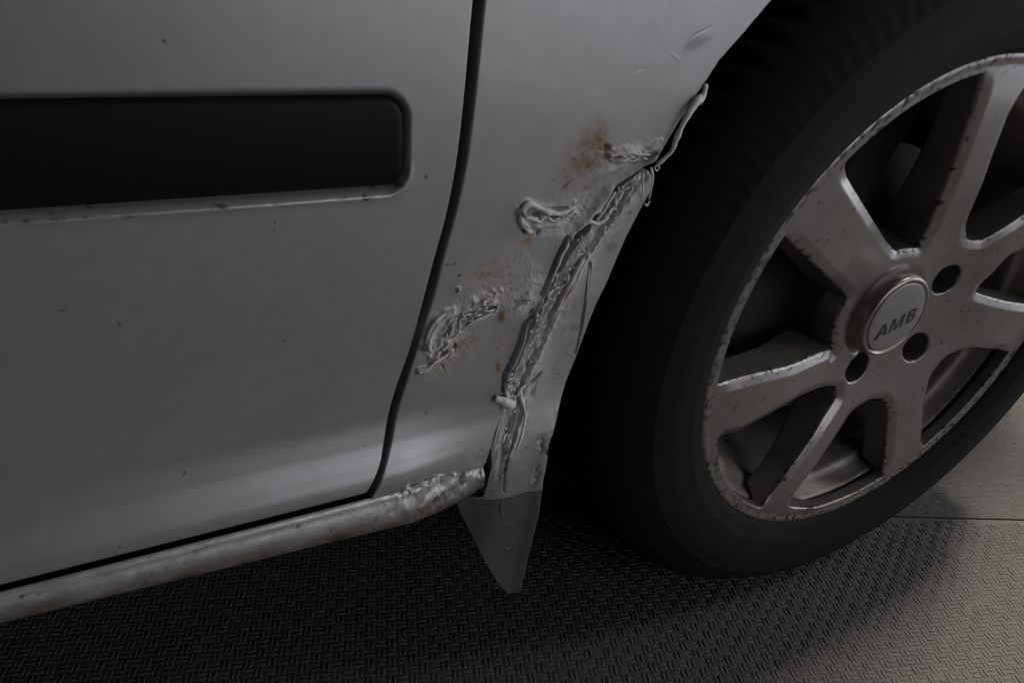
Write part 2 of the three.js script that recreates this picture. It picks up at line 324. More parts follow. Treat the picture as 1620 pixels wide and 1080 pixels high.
const scabs = [blob(868, 346, 15, 8, 0.1), blob(700, 535, 13, 17, 0.6), blob(755, 488, 20, 10, 0.5), blob(828, 478, 9, 8, 0), blob(985, 250, 18, 7, 0.2), blob(925, 352, 14, 16, 0.8), blob(860, 470, 8, 25, 0.5)];
function wornMap(strokes, blobs, dirtFn) {                      // where filler, primer and dirt lie the paint is matte and not metallic
  const w = 640, h = 1400, d = new Uint8Array(w * h * 4);
  for (let j = 0; j < h; j++) for (let i = 0; i < w; i++) {
    const x = -0.45 + (i + 0.5) / w * 0.25, y = 0.08 + (j + 0.5) / h * 0.56; let m = 0;
    for (const b of blobs) m = Math.max(m, blobAt(b, x, y) * 1.6);
    for (const k of strokes) { const v = strokeAt(k, x, y); if (v > m && k.W > 0.0006) m = v * 1.4; }
    m = Math.max(clamp(m * (0.9 + 0.9 * fbm(x * 110, y * 110, 15))), dirtFn ? dirtFn(x, y) : 0);
    const r = clamp(lerp(0.42, 0.72, m) + 0.05 * fbm(x * 60, y * 60, 1)), t = lerp(0.65, 0.1, m);
    d.set([255, r * 255, t * 255, 255], (j * w + i) * 4);
  }
  const t = new THREE.DataTexture(d, w, h); t.magFilter = THREE.LinearFilter; t.needsUpdate = true; return t;
}
const wornPaint = (map) => new THREE.MeshStandardMaterial({ vertexColors: true, roughness: 1, metalness: 1, roughnessMap: map, metalnessMap: map });
const flakes = (x, y) => ss(0.1, 0.5, fbm(x * 50, y * 50, 23) + 0.4 * fbm(x * 200, y * 200, 25));
const fender = mesh('fender', sheet({
  y0: yFenderBottom, y1: 0.612, ny: 700, xa: fenderEdge, xb: fRight, nx: 400, skirt: 0.010,
  disp: (x, y, dl, dr, db) => {
    let z = -ledge(y) * ss(fx0 - 0.01, fx0 + 0.05, x) + roundEdge(dl, 0.0012) + roundEdge(db, 0.002) + roundEdge(dr, 0.0012) + 0.0003 * fbm(x * 14, y * 12, 1);
    let sc = 0; for (const b of scabs) sc = Math.max(sc, blobAt(b, x, y));
    for (const k of FS) { const v = strokeAt(k, x, y); if (v) z += k.H * v * (k.W > 0.0006 && Math.abs(k.H) > 0.0008 ? (k.H < 0 ? 2.6 : 1.35) : 1); }
    if (sc > 0.03) z += sc * (0.0010 * fbm((x * 0.5 + y * 0.87) * 220, (x * 0.87 - y * 0.5) * 90, 4) + 0.0005 * noise(x * 520, y * 520, 6));
    return z;
  },
  col: (x, y) => {
    const c = paintCol(x, y);
    { let sc = 0; for (const b of scabs) sc = Math.max(sc, blobAt(b, x, y)); for (const k of FS) if (k.H > 0.001) sc = Math.max(sc, strokeAt(k, x, y)); const t = ss(0.15, 0.6, sc * (0.8 + 1.1 * fbm(x * 140, y * 140, 33))); for (let i = 0; i < 3; i++) c[i] = lerp(c[i], [0.62, 0.61, 0.585][i], t * 0.85); }
    for (const r of RUST) { const v = blobAt(r.b, x, y); if (v > 0.02) { const k = clamp(1.2 * r.k * v * (0.85 + 1.3 * fbm(x * 170, y * 170, 11))); for (let i = 0; i < 3; i++) c[i] = lerp(c[i], r.c[i], k); const pit = ss(0.30, 0.45, noise(x * 420, y * 420, 27)) * ss(0.25, 0.7, v) * 0.4; for (let i = 0; i < 3; i++) c[i] = lerp(c[i], [0.09, 0.05, 0.025][i], pit); } }
    return c;
  },
}), wornPaint(wornMap(FS.filter(k => k.W > 0.0009 || k.H > 0), [...scabs, ...RUST.map(r => r.b)], null)), car, 'torn silver front fender with filler beads and rust stains');

// --- arch trim: the broken strip right of the crack, running down into the mud flap
const trimOff = y => -0.0014 - 0.014 * ss(0.26, 0.12, y), trimOffL = y => trimOff(y) - 0.010 * ss(0.255, 0.222, y);
const tRight = bodyCurve([[1030, 272], [1031, 290], [1030, 304], [1020, 322], [1004, 352], [991, 378], [972, 421], [959, 452], [945, 480], [912, 567], [890, 645], [875, 710], [862, 764], [852, 815], [841, 859], [830, 906], [823, 935]], linterp, trimOff);
const tLeft = bodyCurve([[1014, 274], [985, 296], [960, 330], [938, 360], [905, 405], [878, 452], [856, 500], [836, 545], [815, 590], [803, 635], [793, 680], [785, 720], [785, 742], [776, 765], [762, 782], [724, 796], [729, 812], [744, 844], [761, 877], [778, 905], [800, 931], [812, 936]], linterp, trimOffL);
const yTrim0 = onBody(820, 935, trimOff).y, yTrim1 = onBody(1022, 274).y;
const xSE = onBody(766, 775).x;
const TS = [
  stroke([[927, 404], [916, 422], [904, 448], [886, 481], [875, 507], [856, 540], [842, 565]], 2.4, 1.0, { taper: 0, wob: 0.6 }),
  stroke([[974, 304], [963, 321], [954, 336], [944, 350]], 1.6, 2.4, { wob: 0.8 }), stroke([[988, 302], [976, 321], [967, 334], [954, 350]], 1.2, 1.8, { wob: 0.8 }), stroke([[980, 306], [968, 322], [958, 338]], 0.9, -2.4, { wob: 0.6 }),
  stroke([[950, 356], [963, 344]], 0.9, 2.0), stroke([[955, 357], [972, 353]], 0.8, -1.4), stroke([[920, 418], [909, 446], [897, 465]], 0.8, -1.6, { wob: 0.8 }),
  stroke([[912, 440], [896, 462], [886, 480]], 0.7, 1.6, { wob: 1.2 }),
  stroke([[934, 416], [929, 470], [921, 522], [912, 562]], 0.7, -1.8, { taper: 0, wob: 0.2 }), stroke([[937, 416], [932, 470], [924, 520]], 0.7, 0.9, { taper: 0, wob: 0.2 }),
  stroke([[857, 590], [842, 606], [826, 623]], 1.3, -4.0), stroke([[842, 580], [858, 575]], 0.8, -0.8),
  stroke([[845, 612], [843, 628]], 0.5, 1.0), stroke([[838, 610], [832, 626]], 0.5, 1.0), stroke([[850, 604], [846, 634]], 0.5, -1.0),
  stroke([[819, 622], [827, 645], [820, 690], [812, 726], [805, 755], [804, 790]], 0.8, -1.8, { taper: 0, wob: 0.3 }), stroke([[826, 630], [832, 655], [825, 690], [814, 726]], 1.0, 1.2, { taper: 0, wob: 0.3 }),
  stroke([[828, 682], [819, 696]], 1.4, -0.9), stroke([[805, 655], [806, 658]], 1.2, 1.4), stroke([[805, 702], [812, 704]], 1.1, 1.2),
  stroke([[800, 700], [793, 740], [790, 770]], 3, 1.2, { wob: 0.1 }), stroke([[804, 790], [800, 820], [806, 838]], 0.6, 0.7),
  stroke([[812, 890], [818, 892]], 1.3, 1.1), stroke([[866, 705], [862, 725]], 2.0, -1.5, { wob: 0.8 }), stroke([[858, 745], [852, 775]], 2.6, -1.6, { wob: 0.8 }),
  stroke([[1010, 292], [990, 318], [968, 352]], 4, 1.0, { wob: 0.3 }),
];
const trimShape = {
  xa: tLeft, xb: tRight, nx: 170, skirt: 0.006,
  disp: (x, y, dl, dr, db) => {
    const cn = (x * 0.94 - y * 0.33), ct = (x * 0.33 + y * 0.94), up = ss(0.235, 0.26, y);
    const wv = 0.0016 * fbm(x * 90, y * 90, 8) + 0.0006 * noise(x * 400, y * 400, 3);
    let z = -0.0014 - 0.0012 * ss(0.008, 0.005, dl) * up + roundEdge(dr, 0.0015) - 0.010 * ss(0.255, 0.222, y) * ss(xSE + 0.022, xSE - 0.012, x) - 0.014 * ss(0.26, 0.12, y);
    z -= 0.0034 * Math.exp(-(((dl - 0.0070 + wv) / 0.00075) ** 2)) * up * clamp(0.75 + 1.6 * fbm(x * 50, y * 50, 12));
    z += 0.0010 * Math.exp(-(((dl - 0.0098 + wv) / 0.0016) ** 2)) * up * clamp(0.75 + 1.4 * fbm(x * 45, y * 45, 5));
    z += 0.0012 * ss(0.0078, 0.0104, dl + wv) * (1 - ss(0.0104, 0.028, dl)) * up;
    z -= ledge(y) * 0.9;
    z += 0.0022 * ss(0.012, 0.0, dr) * ss(0.30, 0.24, y);
    for (const k of TS) { const v = strokeAt(k, x, y); if (v) z += k.H * v; }
    const rough = ss(0.020, 0.004, dl) * ss(0.25, 0.28, y);
    z += rough * (0.0017 * fbm(cn * 330, ct * 60, 4) + 0.0007 * noise(cn * 900, ct * 220, 6)) + 0.0005 * fbm(x * 25, y * 25, 2) + 0.00025 * fbm(cn * 300, ct * 50, 9);
    return z;
  },
};
const yJoint = 0.223;
mesh('arch_trim', sheet({
  ...trimShape, y0: yJoint, y1: yTrim1, ny: 620,
  col: (x, y, z, dl, dr) => {
    const c = paintCol(x, y); const p = fbm(x * 45, y * 45, 17), g = fbm(x * 160, y * 160, 19);
    const k = 0.4 * ss(0.18, 0.4, g + 0.5 * p); for (let i = 0; i < 3; i++) c[i] = lerp(c[i], [0.16, 0.15, 0.135][i], k);   // dirt patches
    { const t = ss(0.022, 0.010, dl + 0.01 * g) * ss(0.25, 0.28, y) * (1 - k); for (let i = 0; i < 3; i++) c[i] = lerp(c[i], [0.62, 0.61, 0.585][i], t * 0.85); }
    const e = ss(0.004, 0.0005, dr) * ss(0.10, 0.45, g + p) * ss(0.30, 0.25, y); for (let i = 0; i < 3; i++) c[i] = lerp(c[i], 0.03, e);
    return c;
  },
}), wornPaint(wornMap(TS, [blob(930, 400, 10, 30, 0.45), blob(850, 560, 10, 30, 0.4), blob(830, 620, 12, 14, 0), blob(812, 690, 10, 20, 0)], (x, y) => 0.25 + 0.3 * flakes(x, y))), car, 'broken wheel arch strip ending in a dirty mud flap');

// --- mud flap: plastic end of the strip, its shade put into a darker colour
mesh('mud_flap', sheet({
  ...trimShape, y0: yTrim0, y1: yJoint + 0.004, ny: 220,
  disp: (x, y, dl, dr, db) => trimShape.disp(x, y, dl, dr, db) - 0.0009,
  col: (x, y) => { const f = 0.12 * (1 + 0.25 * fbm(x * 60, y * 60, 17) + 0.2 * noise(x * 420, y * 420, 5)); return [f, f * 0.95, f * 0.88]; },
}), new THREE.MeshStandardMaterial({ vertexColors: true, roughness: 0.6 }), car, 'dirty plastic mud flap with shade in its dark colour hanging below the sill end');

// --- beads and torn strands standing clear of the panels
function bead(px, r0, r1, off, opt = {}) {                     // radii and height above the panel in mm
  const cv = new THREE.CatmullRomCurve3(px.map(([x, y, o]) => onBody(x, y, (o ?? off) / 1000)));
  const n = opt.n ?? 40, m = 9, pos = [], idx = [];
  const fr = cv.computeFrenetFrames(n, false);
  for (let i = 0; i <= n; i++) {
    const t = i / n, p = cv.getPointAt(t), e = Math.min(1, Math.min(t, 1 - t) * n / 2.2 + 0.12);
    const R = lerp(r0, r1, t) / 1000 * Math.sqrt(e) * (1 + 0.35 * noise(p.x * 260, p.y * 260, r0 * 3));
    for (let k = 0; k < m; k++) {
      const a = k / m * Math.PI * 2, rr = R * (1 + 0.18 * noise(p.x * 500 + Math.cos(a), p.y * 500 + Math.sin(a), 2));
      const v = p.clone().addScaledVector(fr.normals[i], Math.cos(a) * rr).addScaledVector(fr.binormals[i], Math.sin(a) * rr);
      pos.push(v.x, v.y, v.z);
    }
  }
  for (let i = 0; i < n; i++) for (let k = 0; k < m; k++) { const a = i * m + k, b = i * m + (k + 1) % m; idx.push(a, b, a + m, b, b + m, a + m); }
  const g = new THREE.BufferGeometry(); g.setAttribute('position', new THREE.Float32BufferAttribute(pos, 3)); g.setIndex(idx); g.computeVertexNormals(); return g;
}
const BEADS = [
  ['torn_strand', [[1117, 132, 0], [1114, 148, 1], [1104, 163, 2]], 1.2, 2.4, 1],
  ['torn_strand', [[1110, 150, 1], [1098, 167, 3], [1083, 192, 4], [1071, 218, 4], [1063, 239, 3], [1051, 251, 2], [1036, 264, 0]], 2.2, 0.9, 3],
  ['torn_strand', [[1040, 258, 1], [1043, 265, 1], [1040, 270, 1], [1035, 264, 1]], 0.5, 0.4, 1],
  ['torn_strand', [[1018, 274, 2], [1017, 292, 3], [1018, 314, 0]], 0.6, 0.4, 2],
  ['torn_strand', [[1030, 264, 1], [1033, 280, 2], [1031, 296, 2], [1027, 316, 0]], 0.7, 0.4, 2],
  ['torn_strand', [[1028, 318, 0], [1024, 325, 0], [1020, 322, 0]], 0.6, 0.5, 1],
  ['filler_bead', [[825, 337, 1], [829, 327, 1.6], [838, 322, 1.8], [848, 326, 1.8], [865, 334, 1.6], [884, 338, 1.2], [898, 334, 0.6], [909, 326, 0]], 1.6, 1.0, 1],
  ['filler_bead', [[824, 336, 1], [825, 350, 1.5], [832, 361, 1.6], [840, 369, 1.0]], 1.3, 1.2, 1],
  ['filler_bead', [[831, 344, 1], [843, 346, 1.4], [853, 350, 1.4], [862, 343, 0.8]], 1.0, 0.9, 1],
  ['filler_bead', [[676, 549, 1], [677, 532, 2], [683, 517, 2.2], [693, 505, 2.2], [704, 497, 1.6], [715, 493, 0.4]], 1.4, 0.9, 1],
  ['filler_bead', [[662, 586, 0.6], [677, 583, 1.6], [690, 572, 1.8], [706, 563, 1.5], [718, 552, 0.6]], 1.0, 0.9, 1],
  ['torn_strand', [[727, 502, 0], [728, 513, 1.6], [726, 523, 2], [721, 532, 1.6], [712, 537, 0.4]], 0.6, 0.6, 1],
  ['torn_strand', [[722, 508, 0], [717, 516, 1.4], [715, 526, 1.4], [718, 534, 0.3]], 0.5, 0.5, 1],
  ['torn_strand', [[730, 524, 0.2], [743, 513, 1], [758, 504, 1], [779, 496, 0.2]], 0.5, 0.5, 1],
  ['filler_bead', [[782, 630, 1], [792, 633, 2], [804, 638, 2], [812, 641, 1]], 2.2, 3.0, 1],
  ['filler_bead', [[802, 604, 0.5], [801, 618, 1.5], [804, 632, 1.5]], 1.0, 1.2, 1],
  ['torn_strand', [[823, 612, -1], [825, 630, 1], [831, 655, 1], [826, 685, 0], [816, 716, -2]], 1.1, 0.8, 0],
  ['torn_strand', [[832, 608, -1], [824, 616, 1], [818, 628, 0]], 0.7, 0.7, 0],
  ['torn_strand', [[840, 606, 0], [832, 618, 1], [830, 628, 0]], 0.6, 0.5, 0],
  ['filler_bead', [[920, 358, 0.5], [933, 351, 1.5], [948, 354, 1.5], [963, 343, 0.5]], 1.0, 1.0, 1],
  ['filler_bead', [[974, 303, 0], [963, 320, 1], [954, 336, 1], [943, 349, 0]], 0.9, 0.8, 0],
  ['filler_bead', [[986, 303, -2], [975, 322, -0.5], [966, 335, -0.5], [953, 352, -2]], 0.9, 0.8, 0],
  ['filler_bead', [[900, 378, 1], [897, 390, 2], [890, 402, 1.8], [881, 425, 1.4], [862, 468, 0.6]], 0.9, 0.6, 1],
  ['filler_bead', [[926, 405, -1], [914, 426, 0.5], [902, 450, 0.5], [886, 482, 0], [874, 508, -1]], 1.4, 0.8, 0],
  ['filler_bead', [[936, 412, -2], [932, 430, -1], [930, 455, -1], [926, 490, -2]], 0.8, 0.5, 0],
];
for (const [name, px, r0, r1, off] of BEADS) mesh(name, bead(px, r0, r1, off), M.bead, fender);

{ // fine shreds of paint and filler along the crack and in the scabs
  const parts = [], along = [[[1000, 286], [966, 330], [930, 372], [905, 412], [884, 450], [866, 492], [846, 536], [826, 580], [812, 620], [806, 660], [798, 700]], [[690, 560], [706, 535], [722, 512], [748, 494], [782, 480]], [[835, 345], [862, 346], [892, 344], [918, 336]], [[962, 248], [990, 246], [1024, 248]]];
  const count = [95, 48, 26, 26], spread = [13, 15, 9, 9];
  along.forEach((L, q) => {
    for (let n = 0; n < count[q]; n++) {
      const t = rnd() * (L.length - 1.001), i = Math.floor(t), f = t - i, dx = L[i + 1][0] - L[i][0], dy = L[i + 1][1] - L[i][1], l = Math.hypot(dx, dy);
      const w = (rnd() + rnd() - 1) * spread[q], cx = L[i][0] + dx * f - dy / l * w, cy = L[i][1] + dy * f + dx / l * w;
      const a = Math.atan2(dy, dx) + (rnd() - 0.5) * 1.3, len = 5 + rnd() * rnd() * 22, b = (rnd() - 0.5) * len * 0.5;
      const ca = Math.cos(a), sa = Math.sin(a), o = q === 0 ? -0.6 : 0.3, hgt = 0.6 + rnd() * 1.6;
      parts.push(bead([[cx - ca * len / 2, cy - sa * len / 2, o], [cx - sa * b, cy + ca * b, o + hgt], [cx + ca * len / 2, cy + sa * len / 2, o]], 0.25 + rnd() * 0.45, 0.15 + rnd() * 0.3, 0, { n: 12 }));
    }
  });
  const m = mesh('paint_shreds', mergeGeometries(parts), M.bead, fender); m.userData.kind = 'stuff';
}

// --- sill under the door
{
  const yT = yDoorBottom - 0.0038;
  const a = onBody(0, 988, 0.006), b = onBody(560, 850, 0.006), e = onBody(744, 800, 0.003);
  const bot = linterp([[-1.35, a.y + 0.002], [a.x, a.y], [b.x, b.y], [e.x, e.y], [e.x + 0.02, e.y + 0.012]]);
  const xEnd = onBody(772, 758).x, nx = 700, prof = 30, pos = [], cols = [], idx = [];
  for (let i = 0; i <= nx; i++) {
    const t = i / nx, x = lerp(-1.35, xEnd, 1 - (1 - t) * (0.35 + 0.65 * (1 - t) ** 2)), yb = bot(x);
    const endk = ss(xEnd - 0.055, xEnd, x), tear = ss(xEnd - 0.075, xEnd - 0.03, x);
    for (let j = 0; j <= prof; j++) {
      const s = j / prof; let y, z;
      const w = 0.0045;                                        // ledge, rounded shoulder, face, return underneath
      if (s < 0.25) { const q = s / 0.25; y = yT + 0.001 - 0.0012 * q; z = lerp(-0.02, 0.0135, q); }
      else if (s < 0.5) { const q = (s - 0.25) / 0.25 * Math.PI / 2; y = yT - w + w * Math.cos(q) - 0.0002; z = 0.0135 + 0.003 * Math.sin(q); }
      else if (s < 0.85) { const q = (s - 0.5) / 0.35; y = lerp(yT - w - 0.0002, yb, q); z = 0.0165 + 0.0036 * Math.sin(q * 2.3); }
      else { const q = (s - 0.85) / 0.15; y = yb - 0.002 * Math.sin(q * 1.57); z = lerp(0.0192, -0.03, q); }
      const rough = (0.00025 + 0.0018 * tear) * fbm(x * 105, y * 170, 3) + 0.0004 * tear * noise(x * 300, y * 300, 8) + 0.0007 * tear * noise(x * 420, y * 420, 3);
      z += rough - 0.010 * endk; y += rough * 0.6 + 0.006 * endk * (s < 0.5 ? 0.5 : 0);
      pos.push(x, y, z);
      const d = clamp(ss(0.45, 0.8, s + 0.25 * fbm(x * 30, y * 60, 4)) * (0.65 + 0.8 * fbm(x * 60, y * 120, 9)));
      const c = paintCol(x, y); for (let k = 0; k < 3; k++) c[k] = lerp(c[k], [0.11, 0.088, 0.064][k], d * 0.95);
      const g = ss(0.24, 0.42, fbm(x * 120, y * 180, 31) + 0.1 * tear); for (let k = 0; k < 3; k++) c[k] = lerp(c[k], 0.03, g * 0.7);
      if (s > 0.26 && s < 0.6) { const wv = ss(0.27, 0.34, s) * ss(0.6, 0.5, s) * clamp(0.75 + 1.2 * fbm(x * 70, y * 300, 44)) * (1 - g); for (let k = 0; k < 3; k++) c[k] = lerp(c[k], [0.66, 0.65, 0.63][k], wv); }  // shoulder whitened: its bright highlight line is put into the colour
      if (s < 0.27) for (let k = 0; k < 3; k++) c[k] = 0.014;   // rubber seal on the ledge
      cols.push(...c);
    }
  }
  for (let i = 0; i < nx; i++) for (let j = 0; j < prof; j++) { const p = i * (prof + 1) + j; idx.push(p, p + 1, p + prof + 1, p + 1, p + prof + 2, p + prof + 1); }
  const g = new THREE.BufferGeometry(); g.setAttribute('position', new THREE.Float32BufferAttribute(pos, 3)); g.setAttribute('color', new THREE.Float32BufferAttribute(cols, 3)); g.setIndex(idx); g.computeVertexNormals();
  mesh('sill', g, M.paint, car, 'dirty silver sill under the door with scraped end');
  // rubber seal in the gap above it
  const sg = new THREE.BoxGeometry(0.95, 0.012, 0.01); sg.translate(-1.35 + 0.475, yDoorBottom - 0.001, 0.001);
  mesh('door_seal', sg, M.black, car);
}
{ // dark body structure behind the door gap and the crack
  const sh = new THREE.Shape([[-1.35, 0.235], [onBody(765, 770).x, 0.245], [-0.345, 0.30], [-0.325, 0.40], [-0.30, 0.50], [-0.25, 0.60], [-0.25, 0.80], [-1.35, 0.80]].map(p => new THREE.Vector2(...p)));
  const g = new THREE.ExtrudeGeometry(sh, { depth: 0.01, bevelEnabled: false }); g.translate(0, 0, -0.040);
  mesh('inner_panel', g, M.black, car);
}

// --- rest of the body: fender top, bonnet, bumper, underside (out of frame; they shade the floor)
{
  const plan = [[-1.4, -0.03], [0.05, -0.012], [0.18, -0.012], [0.25, -0.024], [0.30, -0.044], [0.355, -0.065], [0.427, -0.094], [0.513, -0.127], [0.61, -0.140], [0.68, -0.22], [0.72, -0.38], [0.76, -0.85], [0.72, -1.40], [0.61, -1.57], [0.30, -1.67], [0.05, -1.69], [-1.4, -1.69]].map(p => new THREE.Vector2(p[0], -p[1]));
  const bg = new THREE.ExtrudeGeometry(new THREE.Shape(plan), { depth: 0.05, bevelEnabled: true, bevelSize: 0.012, bevelThickness: 0.02, bevelOffset: -0.012, bevelSegments: 4 });
  bg.rotateX(-Math.PI / 2); bg.translate(0, 0.68, 0); mesh('bonnet', bg, M.paintPlain, car);
  // fender above the arch and ahead of it
  const sh = new THREE.Shape(); sh.moveTo(-0.30, 0.612);
  const a0 = Math.asin((0.612 - WY) / 0.3285); sh.lineTo(-0.3285 * Math.cos(a0), 0.612);
  const a1 = Math.acos(0.14 / 0.3285); for (let i = 0; i <= 40; i++) { const a = Math.PI - a0 - (Math.PI - a0 - a1) * i / 40; sh.lineTo(0.3285 * Math.cos(a), WY + 0.3285 * Math.sin(a)); }
  sh.lineTo(0.14, 0.66); sh.lineTo(-0.42, 0.68); sh.lineTo(-0.42, 0.613);
  const fg = new THREE.ExtrudeGeometry(sh, { depth: 0.012, bevelEnabled: true, bevelSize: 0.002, bevelThickness: 0.002, bevelOffset: -0.002, bevelSegments: 2 });
  fg.translate(0, 0, -0.016); mesh('fender_panel', fg, M.paintPlain, car);
  { // fender ahead of the wheel, following the rounded front corner
    const pz = interp([[0.0, -0.006], [0.14, -0.006], [0.18, -0.012], [0.25, -0.026], [0.30, -0.046], [0.355, -0.067], [0.427, -0.096]]);
    const pos = [], idx = [], nx = 30, ny = 14;
    for (const o of [0, -0.008]) for (let i = 0; i <= nx; i++) { const x = lerp(0.142, 0.40, i / nx), ya = x < 0.325 ? WY + Math.sqrt(0.3285 ** 2 - x * x) : lerp(WY + 0.03, 0.2, (x - 0.325) / 0.075); for (let j = 0; j <= ny; j++) { const y = lerp(ya, 0.67, j / ny); pos.push(x, y, pz(x) + o); } }
    const n1 = (nx + 1) * (ny + 1);
    for (const b of [0, n1]) for (let i = 0; i < nx; i++) for (let j = 0; j < ny; j++) { const p = b + i * (ny + 1) + j; idx.push(p, p + ny + 1, p + 1, p + 1, p + ny + 1, p + ny + 2); }
    const g = new THREE.BufferGeometry(); g.setAttribute('position', new THREE.Float32BufferAttribute(pos, 3)); g.setIndex(idx); g.computeVertexNormals();
    mesh('fender_panel', g, M.paintPlain, car);
  }
  const bp = [[0.402, -0.10], [0.44, -0.11], [0.514, -0.140], [0.61, -0.16], [0.68, -0.24], [0.72, -0.39], [0.76, -0.85], [0.72, -1.31], [0.64, -1.46], [0.402, -1.6]].map(p => new THREE.Vector2(p[0], -p[1]));
  const pg = new THREE.ExtrudeGeometry(new THREE.Shape(bp), { depth: 0.44, bevelEnabled: true, bevelSize: 0.02, bevelThickness: 0.02, bevelOffset: -0.02, bevelSegments: 3 });
  pg.rotateX(-Math.PI / 2); pg.translate(0, 0.21, 0); mesh('bumper', pg, M.paintPlain, car);
  const ug = new THREE.BoxGeometry(1.0, 0.04, 1.62); ug.translate(-0.86, 0.235, -0.845); mesh('underbody', ug, M.black, car);
  // cabin: side profile swept across the car
  const cs = new THREE.Shape([[-1.4, 0.752], [-0.22, 0.752], [-0.75, 1.30], [-1.4, 1.40]].map(p => new THREE.Vector2(...p)));
  const cg = new THREE.ExtrudeGeometry(cs, { depth: 1.3, bevelEnabled: true, bevelSize: 0.02, bevelThickness: 0.06, bevelOffset: -0.02, bevelSegments: 4 }); cg.translate(0, 0, -1.5);
  mesh('cabin', cg, M.paintPlain, car);
}
{ // wheel arch liner: black half tunnel with an inner wall
  const pts = [], n = 60, pos = [], idx = [];
  const R = 0.338;
  for (let i = 0; i <= n; i++) {
    const a = Math.PI * 1.16 - (Math.PI * 1.32) * i / n, x = R * Math.cos(a), y = WY + R * Math.sin(a);
    pos.push(x, y, -0.022, x, y, -0.32, x * 0.1, WY + 0.1 * (y - WY), -0.325);
  }
  for (let i = 0; i < n; i++) { const p = i * 3; idx.push(p, p + 3, p + 1, p + 1, p + 3, p + 4, p + 1, p + 4, p + 2, p + 2, p + 4, p + 5); }
  const g = new THREE.BufferGeometry(); g.setAttribute('position', new THREE.Float32BufferAttribute(pos, 3)); g.setIndex(idx); g.computeVertexNormals();
  mesh('wheel_arch_liner', g, M.black, car);
}

// ---------------------------------------------------------------- wheel
const wheel = new THREE.Group(); wheel.name = 'wheel'; wheel.position.set(0, WY, 0); car.add(wheel);
wheel.userData.label = 'scuffed seven spoke alloy wheel with black tyre';
{ // tyre
  const prof = [[0.196, -0.012], [0.2025, -0.006], [0.2065, -0.0008], [0.2085, 0.0030], [0.213, 0.0058], [0.222, 0.0092], [0.2225, 0.0099], [0.2255, 0.0104], [0.226, 0.0102], [0.236, 0.0122], [0.246, 0.0124], [0.256, 0.0108], [0.2565, 0.0114], [0.2585, 0.0108], [0.259, 0.0100], [0.268, 0.0062], [0.277, -0.0005], [0.283, -0.0062], [0.2885, -0.0130], [0.2925, -0.0215], [0.2950, -0.032], [0.2962, -0.045], [0.2968, -0.060], [0.2968, -0.062], [0.2968, -0.0625], [0.2972, -0.085], [0.2972, -0.0855], [0.2972, -0.095], [0.2968, -0.118], [0.2962, -0.135], [0.2950, -0.148], [0.2925, -0.160], [0.2885, -0.168], [0.283, -0.175], [0.246, -0.193], [0.213, -0.186], [0.198, -0.172]];
  const groove = [22, 23, 25, 26];
  const N = 840, m = prof.length, pos = [], idx = [], tc = [];
  for (let i = 0; i < N; i++) {
    const a = i / N * Math.PI * 2, ph = 0;
    for (let j = 0; j < m; j++) {
      let [r, z] = prof[j];
      if (j >= 19 && j <= 32) {
        const sk = Math.abs(z + 0.09) * 5.2;                   // swept lateral grooves
        let q = ((i / 8 + sk * 2.6) % 1 + 1) % 1; const g = ss(0.0, 0.06, q) * ss(0.34, 0.28, q);
        const edge = Math.abs(z + 0.09) > 0.035 ? 1 : 0.5;
        r -= g * edge * (j === 19 || j === 32 ? 0.002 : j === 20 ? 0.005 : 0.007);
        if (j === 23 || j === 22 || j === 25 || j === 26) r -= 0.006;
      }
      const x = r * Math.cos(a); let y = r * Math.sin(a);
      if (y < -WY + 0.0015) { const k = -WY + 0.0015 - y; y = -WY + 0.0012; z += z > -0.09 ? k * 0.5 : -k * 0.5; }
      if (j >= 14 && j <= 15 && (i % 6) < 3) { z += 0.0003; }
      pos.push(x, y, z);
      const du = clamp(0.4 + 1.1 * fbm(a * 9, r * 130, 3) + 0.8 * noise(a * 60, r * 600, 9)), k = lerp(0.005, 0.0105, du * du); tc.push(k, k * 0.98, k * 0.95);
    }
  }
  for (let i = 0; i < N; i++) for (let j = 0; j < m - 1; j++) { const p = i * m + j, q = ((i + 1) % N) * m + j; idx.push(p, q, p + 1, q, q + 1, p + 1); }
  const g = new THREE.BufferGeometry(); g.setAttribute('position', new THREE.Float32BufferAttribute(pos, 3)); g.setIndex(idx); g.computeVertexNormals();
  g.setAttribute('color', new THREE.Float32BufferAttribute(tc, 3));
  mesh('tyre', g, M.rubber, wheel, 'black tyre with plain sidewall and shoulder lugs');
}
// face of the alloy: height field with traced windows
const faceZ = r => -0.0235 + 0.0030 * ss(0.038, 0.045, r) + 0.0120 * ss(0.047, 0.125, r) + 0.0090 * ss(0.080, 0.180, r);
function onWheel(px, py) {
  let z = 0, p; for (let k = 0; k < 10; k++) { p = onPlane(px, py, z); const r = Math.hypot(p.x, p.y - WY); z = faceZ(r) - 0.0032 * ss(0.197, 0.18, r); }
  return [p.x, p.y - WY];
}
const pol = (deg, r) => [r * Math.cos(deg * Math.PI / 180), r * Math.sin(deg * Math.PI / 180)];
const RO = 0.1965;
function windowPoly(pts, smooth = true) {
  let P = pts.map(p => p.length === 3 ? pol(p[0], p[1] / 1000) : onWheel(...p));
  const c = new THREE.CatmullRomCurve3(P.map(p => new THREE.Vector3(p[0], p[1], 0)), true, 'catmullrom', 0.25);
  P = c.getPoints(90).map(v => { const r = Math.hypot(v.x, v.y), k = r > RO ? RO / r : r < 0.057 ? 0.057 / r : 1; return [v.x * k, v.y * k]; });
  return P;
}
